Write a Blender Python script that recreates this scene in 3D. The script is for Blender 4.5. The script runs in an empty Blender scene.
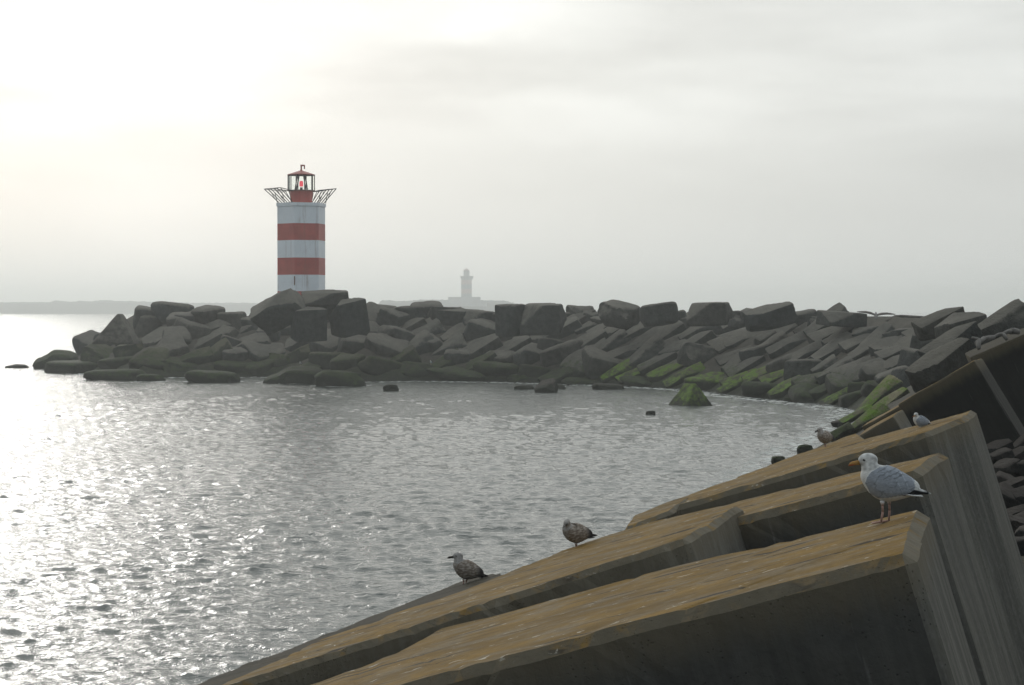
import bpy, bmesh, math, random
import numpy as np
from mathutils import Vector, Matrix, noise as mnoise
from math import radians as R, sin, cos, tan, pi, sqrt

random.seed(7)
rng = np.random.default_rng(11)
S = bpy.context.scene
COL = S.collection

# ------------------------------------------------------------------ camera
F = 1900.0                     # focal length in pixels of a 1024 wide frame
EYE = 8.0
HOR = 309.0
PITCH = math.atan((342.5 - HOR) / F)
cam_d = bpy.data.cameras.new('camera')
cam = bpy.data.objects.new('camera', cam_d); COL.objects.link(cam)
cam_d.sensor_width = 36.0
cam_d.lens = F * 36.0 / 1024.0
cam_d.clip_start = 0.1; cam_d.clip_end = 30000
cam.location = (0, 0, EYE)
cam.rotation_euler = (pi / 2 - PITCH, 0, 0)
S.camera = cam
CAMROT = Matrix.Rotation(pi / 2 - PITCH, 3, 'X')


def ray(px, py):
    return (CAMROT @ Vector(((px - 512) / F, (342.5 - py) / F, -1.0)))


def at(px, py, Y):
    d = ray(px, py)
    return Vector((0, 0, EYE)) + d * (Y / d.y)


def on_plane(px, py, p0, n):
    d = ray(px, py)
    t = (p0 - Vector((0, 0, EYE))).dot(n) / d.dot(n)
    return Vector((0, 0, EYE)) + d * t


# ------------------------------------------------------------------ helpers
def tag(o, label=None, cat=None, group=None, kind=None):
    if label: o['label'] = label
    if cat: o['category'] = cat
    if group: o['group'] = group
    if kind: o['kind'] = kind
    return o


def link_mesh(name, me, mats, parent=None, smooth=False):
    o = bpy.data.objects.new(name, me); COL.objects.link(o)
    for m in (mats if isinstance(mats, (list, tuple)) else [mats]):
        me.materials.append(m)
    if smooth:
        me.polygons.foreach_set('use_smooth', [True] * len(me.polygons))
    if parent: o.parent = parent
    return o


def from_bm(name, bm, mats, parent=None, smooth=False):
    bmesh.ops.recalc_face_normals(bm, faces=bm.faces[:])
    me = bpy.data.meshes.new(name); bm.to_mesh(me); bm.free()
    return link_mesh(name, me, mats, parent, smooth)


def empty(name, loc, rz=0):
    o = bpy.data.objects.new(name, None); COL.objects.link(o)
    o.location = loc; o.rotation_euler = (0, 0, rz); o.empty_display_size = .5
    return o


def add_box(bm, c, s, rot=None):
    m = Matrix.Translation(Vector(c))
    if rot is not None: m = m @ rot.to_4x4()
    m = m @ Matrix.Diagonal((s[0], s[1], s[2], 1))
    return bmesh.ops.create_cube(bm, size=1, matrix=m)


def add_bar(bm, a, b, r, seg=6, r2=None):
    a = Vector(a); b = Vector(b); d = b - a
    q = d.to_track_quat('Z', 'Y').to_matrix().to_4x4()
    m = Matrix.Translation((a + b) / 2) @ q
    bmesh.ops.create_cone(bm, cap_ends=True, segments=seg, radius1=r, radius2=(r if r2 is None else r2),
                          depth=d.length, matrix=m)


def add_prism(bm, n, prof, rot=0.0):
    """stack of n-gons; prof = [(radius, z), ...]"""
    rings = []
    for r, z in prof:
        rings.append([bm.verts.new((r * sin(rot + 2 * pi * k / n), r * cos(rot + 2 * pi * k / n), z)) for k in range(n)])
    for a, b in zip(rings, rings[1:]):
        for k in range(n):
            bm.faces.new((a[k], a[(k + 1) % n], b[(k + 1) % n], b[k]))
    bm.faces.new(rings[0][::-1]); bm.faces.new(rings[-1])


# ------------------------------------------------------------------ materials
class NT:
    def __init__(self, name):
        self.m = bpy.data.materials.new(name); self.m.use_nodes = True
        self.t = self.m.node_tree; self.n = self.t.nodes
        self.b = self.n['Principled BSDF']
        self.out = self.n['Material Output']

    def new(self, typ, **kw):
        nd = self.n.new(typ)
        for k, v in kw.items(): setattr(nd, k, v)
        return nd

    def lk(self, a, b): self.t.links.new(a, b)

    def noise(self, vec, scale, detail=5, rough=.55, dist=0.0):
        nd = self.new('ShaderNodeTexNoise')
        nd.inputs['Scale'].default_value = scale; nd.inputs['Detail'].default_value = detail
        nd.inputs['Roughness'].default_value = rough; nd.inputs['Distortion'].default_value = dist
        if vec is not None: self.lk(vec, nd.inputs['Vector'])
        return nd.outputs['Fac']

    def ramp(self, fac, *stops):
        nd = self.new('ShaderNodeValToRGB')
        cr = nd.color_ramp
        while len(cr.elements) > 1: cr.elements.remove(cr.elements[-1])
        for i, (p, c) in enumerate(stops):
            e = cr.elements[0] if i == 0 else cr.elements.new(p)
            e.position = p; e.color = (c, c, c, 1) if not isinstance(c, (tuple, list)) else (*c, 1)
        self.lk(fac, nd.inputs['Fac'])
        return nd.outputs['Color']

    def math(self, op, a, b=None, clamp=False):
        nd = self.new('ShaderNodeMath', operation=op, use_clamp=clamp)
        for i, v in enumerate((a, b)):
            if v is None: continue
            if isinstance(v, (int, float)): nd.inputs[i].default_value = v
            else: self.lk(v, nd.inputs[i])
        return nd.outputs[0]

    def mix(self, fac, a, b, blend='MIX'):
        nd = self.new('ShaderNodeMix', data_type='RGBA', blend_type=blend)
        for i, v in ((0, fac), (6, a), (7, b)):
            if isinstance(v, (int, float)): nd.inputs[i].default_value = v
            elif isinstance(v, tuple): nd.inputs[i].default_value = (*v, 1)
            else: self.lk(v, nd.inputs[i])
        return nd.outputs[2]

    def maprange(self, v, a, b, c=0.0, d=1.0, smooth=True):
        nd = self.new('ShaderNodeMapRange')
        nd.interpolation_type = 'SMOOTHSTEP' if smooth else 'LINEAR'
        self.lk(v, nd.inputs[0])
        for i, x in enumerate((a, b, c, d)): nd.inputs[i + 1].default_value = x
        return nd.outputs[0]

    def mapping(self, vec, scale=(1, 1, 1), rot=(0, 0, 0)):
        nd = self.new('ShaderNodeMapping')
        nd.inputs['Scale'].default_value = scale; nd.inputs['Rotation'].default_value = rot
        self.lk(vec, nd.inputs['Vector']); return nd.outputs[0]

    def bump(self, h, strength, dist, normal=None):
        nd = self.new('ShaderNodeBump')
        nd.inputs['Strength'].default_value = strength; nd.inputs['Distance'].default_value = dist
        self.lk(h, nd.inputs['Height'])
        if normal is not None: self.lk(normal, nd.inputs['Normal'])
        self.lk(nd.outputs[0], self.b.inputs['Normal'])
        return nd.outputs[0]


def simple(name, col, rough=.6, var=.15, scale=3.0, metal=0.0, rust=0.0):
    t = NT(name)
    tc = t.new('ShaderNodeTexCoord').outputs['Object']
    f = t.noise(tc, scale, 6)
    c = t.mix(t.ramp(f, (.3, 0.0), (.7, 1.0)), tuple(x * (1 - var) for x in col), tuple(min(1, x * (1 + var)) for x in col))
    if rust:
        r_ = t.noise(t.mapping(tc, (1.6, 1.6, .12)), 1.5, 6, .65)
        c = t.mix(t.ramp(r_, (.56, 0.0), (.72, rust)), c, (.22, .12, .07))
    t.lk(c, t.b.inputs['Base Color'])
    t.b.inputs['Roughness'].default_value = rough
    t.b.inputs['Metallic'].default_value = metal
    return t.m


def make_rock(name, base, moss_top, moss_amt, mosscol=(.075, .12, .018)):
    """weathered concrete / stone with algae growing up from the waterline"""
    t = NT(name)
    geo = t.new('ShaderNodeNewGeometry')
    pos = geo.outputs['Position']
    tc = t.new('ShaderNodeTexCoord').outputs['Object']
    oi = t.new('ShaderNodeObjectInfo')
    big = t.noise(pos, .35, 4)
    mid = t.noise(pos, 1.6, 7, .62)
    fine = t.noise(pos, 9.0, 6, .65)
    c1 = t.mix(t.ramp(mid, (.32, 0.0), (.68, 1.0)), tuple(x * .55 for x in base), tuple(x * 1.35 for x in base))
    tint = t.new('ShaderNodeValToRGB')
    cr = tint.color_ramp; cr.elements[0].color = (.72, .76, .78, 1); cr.elements[1].color = (1.25, 1.08, .95, 1)
    e = cr.elements.new(.55); e.color = (.98, .96, .92, 1)
    t.lk(oi.outputs['Random'], tint.inputs['Fac'])
    c2 = t.mix(1.0, c1, tint.outputs['Color'], 'MULTIPLY')
    c3 = t.mix(t.math('MULTIPLY', t.ramp(fine, (.5, 0.0), (.75, 1.0)), .5), c2, tuple(x * 1.9 for x in base))
    # light on the tops put into the colour: upward faces painted paler
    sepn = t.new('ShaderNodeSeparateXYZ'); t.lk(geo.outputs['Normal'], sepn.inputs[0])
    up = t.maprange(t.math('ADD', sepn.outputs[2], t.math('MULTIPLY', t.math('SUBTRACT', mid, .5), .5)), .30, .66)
    up_light = t.math('MULTIPLY', up, t.ramp(big, (.35, .55), (.62, .95)))
    c4 = t.mix(up_light, c3, t.mix(mid, (base[0] * 2.4, base[1] * 2.1, base[2] * 1.85), (base[0] * 4.3, base[1] * 3.7, base[2] * 3.2)))
    # wet dark band + green algae by height above the water
    sepp = t.new('ShaderNodeSeparateXYZ'); t.lk(pos, sepp.inputs[0])
    hz = t.math('ADD', sepp.outputs[2], t.math('MULTIPLY', t.math('SUBTRACT', mid, .5), 2.4))
    wet = t.maprange(hz, .3, moss_top + 1.0, 1.0, 0.0)
    c5 = t.mix(t.math('MULTIPLY', wet, .93), c4, (.016, .019, .012))
    mband = t.math('MULTIPLY', t.maprange(hz, moss_top, moss_top + .9, 1.0, 0.0), t.maprange(hz, .05, .5))
    mface = t.maprange(sepn.outputs[2], .05, .6)
    mm = t.math('MULTIPLY', t.math('MULTIPLY', mband, mface), t.ramp(t.noise(pos, 1.4, 6, .7), (.42, 0.0), (.58, moss_amt)))
    c6 = t.mix(mm, c5, t.mix(fine, tuple(x * .6 for x in mosscol), tuple(x * 1.4 for x in mosscol)))
    t.lk(c6, t.b.inputs['Base Color'])
    rr = t.maprange(wet, 0, 1, .85, .7)
    t.lk(rr, t.b.inputs['Roughness'])
    t.b.inputs['Specular IOR Level'].default_value = .10
    h = t.math('ADD', t.math('MULTIPLY', mid, .7), t.math('MULTIPLY', fine, .3))
    t.bump(h, .8, .35)
    return t.m


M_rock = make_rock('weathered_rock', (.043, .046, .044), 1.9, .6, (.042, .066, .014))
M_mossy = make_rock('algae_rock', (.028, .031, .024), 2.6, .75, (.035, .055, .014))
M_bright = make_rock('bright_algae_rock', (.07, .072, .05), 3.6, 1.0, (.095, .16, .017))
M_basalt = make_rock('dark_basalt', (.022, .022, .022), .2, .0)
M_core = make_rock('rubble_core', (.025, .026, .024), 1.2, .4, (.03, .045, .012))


def make_concrete(name, dark_top=False, dark=1.0):
    t = NT(name)
    geo = t.new('ShaderNodeNewGeometry')
    tc = t.new('ShaderNodeTexCoord').outputs['Object']       # x along, y across, z out of the top face
    mid = t.noise(tc, 1.3, 8, .62)
    fine = t.noise(tc, 14.0, 8, .7)
    grain = t.noise(t.mapping(tc, (7, 9, .35)), 2.0, 6, .6)          # board-marked, runs down the faces
    streak = t.noise(t.mapping(tc, (2.2, 2.2, .12)), 2.0, 5, .6)
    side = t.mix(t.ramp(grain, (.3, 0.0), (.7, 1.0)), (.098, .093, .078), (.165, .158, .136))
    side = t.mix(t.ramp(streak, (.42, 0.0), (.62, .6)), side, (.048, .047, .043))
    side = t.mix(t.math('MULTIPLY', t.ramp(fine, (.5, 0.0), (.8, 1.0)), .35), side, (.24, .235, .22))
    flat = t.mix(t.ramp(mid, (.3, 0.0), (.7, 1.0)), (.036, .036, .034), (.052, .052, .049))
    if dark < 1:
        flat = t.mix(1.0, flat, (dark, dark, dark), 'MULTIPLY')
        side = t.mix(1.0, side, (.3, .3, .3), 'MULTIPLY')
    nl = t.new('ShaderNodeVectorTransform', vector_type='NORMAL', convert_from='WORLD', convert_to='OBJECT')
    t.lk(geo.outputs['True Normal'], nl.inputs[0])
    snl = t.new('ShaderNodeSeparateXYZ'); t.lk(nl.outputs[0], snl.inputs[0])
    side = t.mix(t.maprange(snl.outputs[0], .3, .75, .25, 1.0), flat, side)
    # pores
    vor = t.new('ShaderNodeTexVoronoi'); vor.inputs['Scale'].default_value = 26
    t.lk(tc, vor.inputs['Vector'])
    pores = t.maprange(vor.outputs['Distance'], .10, .22, 1.0, 0.0)
    pmask = t.math('MULTIPLY', pores, t.ramp(t.noise(tc, 4, 3), (.5, 0.0), (.6, 1.0)))
    side = t.mix(t.math('MULTIPLY', pmask, .6), side, (.03, .03, .028))
    # white lime runs down the faces
    lime = t.noise(t.mapping(tc, (5, 5, .25)), 3.0, 4, .5, .3)
    side = t.mix(t.ramp(lime, (.66, 0.0), (.74, .28)), side, (.20, .20, .19))

    # the ochre growth of the top
    top_n = t.noise(t.mapping(tc, (.8, 1.8, 1)), 2.0, 8, .65)
    och = t.mix(t.ramp(mid, (.3, 0.0), (.7, 1.0)), (.132, .078, .016), (.275, .166, .042))
    och = t.mix(t.ramp(t.noise(tc, .9, 4, .6), (.44, 0.0), (.64, .42)), och, (.075, .05, .02))
    och = t.mix(t.ramp(top_n, (.46, 0.0), (.60, .7)), och, (.20, .165, .115))
    och = t.mix(t.math('MULTIPLY', t.ramp(fine, (.4, 0.0), (.75, 1.0)), .5), och, (.07, .045, .02))
    scr = t.noise(t.mapping(tc, (.6, 5.0, 1), (0, 0, .12)), 1.5, 3, .5, .5)
    och = t.mix(t.ramp(scr, (.61, 0.0), (.635, .9)), och, (.035, .03, .024))
    drop = t.noise(t.mapping(tc, (1.6, 3.5, 1)), 3.2, 4, .6, .6)
    och = t.mix(t.ramp(drop, (.645, 0.0), (.68, .8)), och, (.5, .47, .40))
    if dark_top:
        och = t.mix(.9, och, (.035, .034, .028))
    nrm = t.new('ShaderNodeVectorTransform', vector_type='NORMAL', convert_from='WORLD', convert_to='OBJECT')
    t.lk(geo.outputs['True Normal'], nrm.inputs[0])
    sepn = t.new('ShaderNodeSeparateXYZ'); t.lk(nrm.outputs[0], sepn.inputs[0])
    topf = t.maprange(t.math('ADD', sepn.outputs[2], t.math('MULTIPLY', t.math('SUBTRACT', t.noise(tc, 3.2, 8, .7), .5), 1.0)), .66, .93)
    col = t.mix(topf, side, och)
    # ochre also bleeds over the rim
    sepo = t.new('ShaderNodeSeparateXYZ'); t.lk(tc, sepo.inputs[0])
    rim = t.math('MULTIPLY', t.maprange(t.math('ADD', sepo.outputs[2], t.math('MULTIPLY', streak, .35)), -.25, .1), .45)
    col = t.mix(t.math('MULTIPLY', rim, t.math('SUBTRACT', 1.0, topf)), col, (.16, .13, .08))
    t.lk(col, t.b.inputs['Base Color'])
    t.b.inputs['Roughness'].default_value = .8
    t.b.inputs['Specular IOR Level'].default_value = .08
    h = t.math('ADD', t.math('MULTIPLY', fine, .35), t.math('ADD', t.math('MULTIPLY', mid, .7), t.math('MULTIPLY', grain, .25)))
    h = t.math('SUBTRACT', h, t.math('MULTIPLY', pmask, .5))
    t.bump(h, .7, .05)
    return t.m


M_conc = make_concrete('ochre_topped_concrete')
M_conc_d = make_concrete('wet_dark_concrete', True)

M_white = simple('white_paint', (.74, .77, .80), .5, .06, .8, rust=.45)
M_red = simple('red_paint', (.42, .075, .06), .5, .16, .8, rust=.35)
M_metal = simple('dark_grey_metal', (.022, .024, .026), .8, .2, 4)
M_roof = simple('red_metal', (.30, .06, .045), .5, .15, 3)
M_frame = simple('brown_metal', (.16, .09, .07), .5, .15, 3)
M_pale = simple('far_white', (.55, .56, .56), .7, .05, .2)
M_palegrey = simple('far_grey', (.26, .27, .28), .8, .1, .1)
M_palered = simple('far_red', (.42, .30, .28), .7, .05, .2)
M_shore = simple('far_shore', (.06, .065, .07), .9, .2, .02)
M_wood = simple('driftwood', (.12, .112, .10), .8, .3, 9)

t = NT('lantern_glass')
t.b.inputs['Base Color'].default_value = (.9, .95, .92, 1)
t.b.inputs['Transmission Weight'].default_value = 1.0
t.b.inputs['Roughness'].default_value = .02
t.b.inputs['IOR'].default_value = 1.02
M_glass = t.m
t = NT('red_lamp')
t.b.inputs['Base Color'].default_value = (.8, .05, .08, 1)
t.b.inputs['Emission Color'].default_value = (1, .10, .14, 1)
t.b.inputs['Emission Strength'].default_value = .6
M_lamp = t.m

# ------------------------------------------------------------------ land heightfield
def wl(px, py):                                     # pixel on the water plane
    p = on_plane(px, py, Vector((0, 0, 0)), Vector((0, 0, 1)))
    return (p.x, p.y)


shore_px = [(44, 366), (80, 373), (130, 378), (200, 377), (270, 377), (340, 382), (420, 381), (500, 382), (560, 384),
            (620, 386), (690, 390), (740, 397), (790, 402), (830, 406), (852, 412), (846, 425), (826, 437), (800, 450)]
shore = [wl(*p) for p in shore_px]
near = [(9.5, 80), (5.5, 62), (0, 46), (-7, 34), (-11, 20), (-13, -30)]
back = [(60, -30), (75, 60), (70, 150), (45, 186), (5, 236), (-20, 252), (-45, 268), (-60, 280)]
POLY = np.array(shore + near + back)


def signed(X, Y):
    """distance to the shore, positive on land"""
    X = np.asarray(X, float); Y = np.asarray(Y, float)
    best = np.full(X.shape, 1e9); inside = np.zeros(X.shape, bool)
    n = len(POLY)
    for i in range(n):
        x0, y0 = POLY[i]; x1, y1 = POLY[(i + 1) % n]
        dx, dy = x1 - x0, y1 - y0
        tt = np.clip(((X - x0) * dx + (Y - y0) * dy) / (dx * dx + dy * dy), 0, 1)
        best = np.minimum(best, np.hypot(X - x0 - tt * dx, Y - y0 - tt * dy))
        cr = ((y0 > Y) != (y1 > Y))
        with np.errstate(divide='ignore', invalid='ignore'):
            xi = (x1 - x0) * (Y - y0) / (y1 - y0 + 1e-12) + x0
        inside ^= cr & (X < xi)
    return np.where(inside, best, -best)


def height(X, Y):
    X = np.asarray(X, float); Y = np.asarray(Y, float)
    s = signed(X, Y)
    cap = np.interp(Y, [-30, 5, 8, 12, 50, 70, 100, 130, 160, 210, 240, 262], [6.1, 6.1, 4.5, 2.0, 2.3, 4.3, 6.0, 6.4, 6.9, 7.7, 7.0, 2.5])
    cap = cap + np.clip((X - 9) / 3, 0, 1) * np.clip((Y - 28) / 5, 0, 1) * np.clip((56 - Y) / 8, 0, 1) * 1.9
    return np.minimum(np.maximum(.62 * s - .5, -2.5), cap)


def hit(px, py):
    """where the ray through a pixel meets the slope of the breakwater"""
    d = ray(px, py)
    Y = np.arange(40, 330, .4)
    X = d.x / d.y * Y; Z = EYE + d.z / d.y * Y
    g = height(X, Y) > Z
    k = int(np.argmax(g)) if g.any() else -1
    if k < 0: return None
    return Vector((X[k], Y[k], Z[k]))


xs = np.arange(-75, 90, 1.5); ys = np.arange(-30, 300, 1.5)
GX, GY = np.meshgrid(xs, ys)
GZ = height(GX, GY) + rng.normal(0, .12, GX.shape)
me = bpy.data.meshes.new('ground')
nv = GX.size; nx = len(xs); ny = len(ys)
idx = np.arange(nv).reshape(ny, nx)
quads = np.stack([idx[:-1, :-1], idx[:-1, 1:], idx[1:, 1:], idx[1:, :-1]], -1).reshape(-1, 4)


def grid_mesh(name, co, quads):
    me = bpy.data.meshes.new(name)
    me.vertices.add(len(co)); me.vertices.foreach_set('co', np.ascontiguousarray(co, np.float32).ravel())
    me.loops.add(quads.size); me.loops.foreach_set('vertex_index', quads.astype(np.int32).ravel())
    me.polygons.add(len(quads))
    me.polygons.foreach_set('loop_start', np.arange(0, quads.size, 4, dtype=np.int32))
    me.update(calc_edges=True); me.validate()
    me.polygons.foreach_set('use_smooth', np.ones(len(quads), bool))
    return me


me = grid_mesh('ground', np.stack([GX.ravel(), GY.ravel(), GZ.ravel()], -1), quads)
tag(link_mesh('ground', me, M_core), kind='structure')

# ------------------------------------------------------------------ water
water_rocks_px = [(112, 376, 54, 9), (151, 379, 26, 7), (211, 377.5, 48, 11), (294, 377.5, 56, 14), (341, 381, 44, 13),
                  (391, 388, 15, 6), (546.5, 388, 18, 9), (525, 387, 18, 3), (556, 385.5, 16, 3), (609, 386, 28, 5),
                  (691, 397, 40, 19), (651, 412.5, 10, 3), (16, 366, 20, 3)]


def water():
    ang_f = np.radians(np.arange(-19, 19.001, .05))
    ang = np.concatenate([np.radians(np.arange(-180, -19, 7)), ang_f, np.radians(np.arange(26, 180.1, 7))])
    r = np.concatenate([[3, 10, 18, 25], np.geomspace(29, 330, 1050), np.geomspace(345, 9000, 70)])
    A, Rr = np.meshgrid(ang, r)
    X = Rr * np.sin(A); Y = Rr * np.cos(A)
    dr = np.gradient(r)[:, None] + 0 * A
    n = 110
    lam = np.exp(rng.uniform(np.log(.20), np.log(2.3), n))
    th = rng.normal(0, .55, n) + R(200)
    k = 2 * pi / lam
    srms = .24
    amp = srms * np.sqrt(2 / n) / k * np.where(lam > 1.3, .5, 1.1)
    ph = rng.uniform(0, 2 * pi, n)
    Z = np.zeros_like(X); DX = np.zeros_like(X); DY = np.zeros_like(X)
    # gusts make calmer and rougher patches
    gust = 1 + .25 * np.sin(X * .11 + Y * .05 + 1) * np.sin(Y * .07 - X * .03) + .15 * np.sin(X * .31 - Y * .13)
    fade = np.clip((380 - Rr) / 150, 0, 1)
    for i in range(n):
        f = np.clip((lam[i] / (dr * np.abs(np.cos(A - th[i])) + .05 * Rr * .0175 + 1e-6) - 1.7) / 1.2, 0, 1) * fade * gust
        c = k[i] * (X * np.sin(th[i]) + Y * np.cos(th[i])) + ph[i]
        Z += f * amp[i] * np.sin(c)
        q = .75 * f * amp[i] * np.cos(c)
        DX += q * np.sin(th[i]); DY += q * np.cos(th[i])
    co = np.stack([(X + DX).ravel(), (Y + DY).ravel(), Z.ravel()], -1)
    ny, nx = X.shape
    idx = np.arange(ny * nx).reshape(ny, nx)
    q = np.stack([idx[:-1, :-1], idx[:-1, 1:], idx[1:, 1:], idx[1:, :-1]], -1).reshape(-1, 4)[:, ::-1]
    me = grid_mesh('water', co, q)
    s = signed(X, Y)
    foam = np.exp(-((s + .8) / 1.2) ** 2)
    for (px, py, w, h) in water_rocks_px:
        p = on_plane(px, py + h * .35, Vector((0, 0, 0)), Vector((0, 0, 1)))
        rad = .5 * w * p.y / F
        d = np.hypot((X - p.x) / rad, (Y - p.y) / rad)
        foam = np.maximum(foam, .8 * np.exp(-((d - 1.05) / .3) ** 2))
    at_ = me.attributes.new('foam', 'FLOAT', 'POINT')
    at_.data.foreach_set('value', foam.ravel().astype(np.float32))
    t = NT('sea_water')
    t.b.inputs['Base Color'].default_value = (.072, .083, .076, 1)
    t.b.inputs['IOR'].default_value = 1.45
    pos = t.new('ShaderNodeNewGeometry').outputs['Position']
    n1 = t.noise(t.mapping(pos, (1.0, 1.6, 1), (0, 0, .35)), 3.4, 4, .6)
    n2 = t.noise(t.mapping(pos, (.6, 1.2, 1), (0, 0, .2)), 1.3, 3, .5)
    h = t.math('ADD', t.math('MULTIPLY', n1, .5), t.math('MULTIPLY', n2, .8))
    t.bump(h, .7, .22)
    an = t.new('ShaderNodeAttribute'); an.attribute_name = 'foam'
    fm = t.math('MULTIPLY', an.outputs['Fac'], t.ramp(t.noise(pos, 1.3, 6, .65), (.49, 0.0), (.57, 1.0)))
    t.lk(t.mix(fm, (.072, .083, .076), (.62, .63, .60)), t.b.inputs['Base Color'])
    t.lk(t.maprange(fm, 0, .6, .06, .85), t.b.inputs['Roughness'])
    tag(link_mesh('water', me, t.m), kind='structure')


water()

# ------------------------------------------------------------------ rocks
def rock_mesh(name, p, nz, seed, n=8, chip=.0, wedge=False):
    """cube grid pulled towards a superellipsoid of power p, roughened"""
    rnd = random.Random(seed)
    off = Vector((rnd.uniform(-50, 50), rnd.uniform(-50, 50), rnd.uniform(-50, 50)))
    bm = bmesh.new()
    bmesh.ops.create_cube(bm, size=2)
    bmesh.ops.subdivide_edges(bm, edges=bm.edges[:], cuts=n, use_grid_fill=True)
    cuts = []
    for _ in range(3 if chip else 0):
        nrm = Vector((rnd.choice((-1, 1)) * rnd.uniform(.3, 1), rnd.choice((-1, 1)) * rnd.uniform(.3, 1), rnd.choice((-1, 1)) * rnd.uniform(.3, 1))).normalized()
        cuts.append((nrm, rnd.uniform(1.0, 1.2) - chip * rnd.random()))
    for v in bm.verts:
        c = Vector([.35 * q + .65 * sin(q * pi / 2) for q in v.co])
        if wedge:
            c.x *= 1.0 if c.z < -.5 else 1.0
        m = (abs(c.x) ** p + abs(c.y) ** p + abs(c.z) ** p) ** (1 / p)
        c = c / m
        for nrm, d in cuts:
            e = c.dot(nrm) - d
            if e > 0: c -= nrm * e
        if wedge:
            h_ = (c.z + 1) / 2
            ax = .12
            c.x = c.x * (1 - .93 * h_) + ax * h_; c.y = c.y * (1 - .6 * h_) + .15 * h_
        nn = mnoise.fractal(c * .9 + off, 1.0, 2.0, 4)
        c *= 1 + nz * nn
        c += .35 * nz * Vector((mnoise.noise(c * 2.2 + off), mnoise.noise(c * 2.2 - off), mnoise.noise(c * 2.4 + off * .7)))
        v.co = c * .5
    me = bpy.data.meshes.new(name); bm.to_mesh(me); bm.free()
    me.polygons.foreach_set('use_smooth', [True] * len(me.polygons))
    try:
        me.set_sharp_from_angle(angle=R(34))
    except Exception:
        pass
    return me


MESH = {}
def get_mesh(kind, mat):
    pools = {'b': [(5.5, .09, .3), (6.5, .08, .35), (8.0, .07, .25), (5.0, .10, .35), (7, .09, .4)],
             's': [(22, .05, .12), (30, .045, .1), (18, .06, .15), (26, .05, .18), (24, .07, .2)],
             'c': [(26, .035, .08), (22, .03, .16)],
             'p': [(9, .10, .5), (12, .09, .55)],
             'd': [(4.2, .15, .42), (3.6, .16, .45), (4.8, .14, .38)],
             'w': [(30, .05, 0), (24, .06, 0)]}[kind]
    i = random.randrange(len(pools))
    key = (kind, i, mat.name)
    if key not in MESH:
        p, nz, ch = pools[i]
        me = rock_mesh({'b': 'boulder', 's': 'slab', 'c': 'block', 'p': 'rock', 'w': 'rock', 'd': 'rock'}[kind], p, nz, ord(kind) * 10 + i, 8, ch, kind == 'w')
        me.materials.append(mat)
        MESH[key] = me
    return MESH[key]


ROCKS = []     # (object, px, py, noun, adj)
KINDNAME = {'b': 'boulder', 's': 'stone_slab', 'c': 'concrete_block', 'p': 'boulder', 'w': 'pointed_rock', 'd': 'low_rock'}
KINDCAT = {'b': 'boulder', 's': 'slab', 'c': 'concrete block', 'p': 'boulder', 'w': 'rock', 'd': 'rock'}
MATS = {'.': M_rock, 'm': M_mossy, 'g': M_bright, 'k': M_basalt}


def rock(px, py, w, h, k='b', mt='.', Y=None, ang=None, roll=None, head=None, dip=.25, label=None, lower=0, thin=None):
    p = at(px, py, Y) if Y else hit(px, py)
    if p is None:
        p = at(px, py, 225)
    Yd = p.y
    W = w * Yd / F; Hh = h * Yd / F
    mat = MATS[mt]
    o = bpy.data.objects.new(KINDNAME[k], get_mesh(k, mat)); COL.objects.link(o)
    if k == 's':
        a = ang if ang is not None else random.uniform(24, 36)
        rl = roll if roll is not None else random.uniform(15, 27)
        hd = head if head is not None else random.uniform(-4, 16)
        L = W / cos(R(a)) * .98
        B = max(Hh * 1.15, .5 * L)
        D = max(.42 * L, .55 * Hh)
        if thin: B, D = thin[0] * L, thin[1] * L
        rot = Matrix.Rotation(R(hd), 3, 'Z') @ Matrix.Rotation(-R(a), 3, 'Y') @ Matrix.Rotation(R(rl), 3, 'X')
        sc = (L, B, D)
        sink = D * .3
    elif k == 'c':
        a = ang if ang is not None else random.uniform(-4, 6)
        rl = roll if roll is not None else random.uniform(-4, 6)
        hd = head if head is not None else random.uniform(-20, 25)
        rot = Matrix.Rotation(R(hd), 3, 'Z') @ Matrix.Rotation(-R(a), 3, 'Y') @ Matrix.Rotation(R(rl), 3, 'X')
        sc = (W * .92, W * .8, Hh * 1.05); sink = 0
    elif k == 'd':
        rot = Matrix.Rotation(R(random.uniform(-4, 5)), 3, 'Y') @ Matrix.Rotation(R(random.uniform(-15, 15)), 3, 'Z'); sc = (W * 1.03, W * .7, Hh * 1.55); p.z -= Hh * .25
    elif k == 'w':
        rot = Matrix.Rotation(R(head or 0), 3, 'Z'); sc = (W, W * .9, Hh * 1.5); p.z -= Hh * .1
    else:
        a = ang if ang is not None else random.uniform(-22, 26)
        rl = roll if roll is not None else random.uniform(-10, 35)
        hd = head if head is not None else random.uniform(-50, 50)
        rot = Matrix.Rotation(-R(a), 3, 'Y') @ Matrix.Rotation(R(rl), 3, 'X') @ Matrix.Rotation(R(hd), 3, 'Z')
        sc = (W * 1.06, W * random.uniform(.85, 1.05), (Hh * 1.25 if h < .45 * w else max(Hh * 1.15, .62 * W)))
        if h < .36 * w: rot = Matrix.Rotation(-R(a * .25), 3, 'Y') @ Matrix.Rotation(R(rl * .3), 3, 'X') @ Matrix.Rotation(R(hd), 3, 'Z')
        sc = (sc[0], sc[1], sc[2]); sink = 0
    p = p + Vector((0, 1, 0)) * dip * sc[1] - Vector((0, 0, lower))
    m = Matrix.Translation(p) @ rot.to_4x4() @ Matrix.Diagonal((*sc, 1))
    o.matrix_world = m
    ROCKS.append([o, px, py, k, mt, label])
    return o


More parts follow.
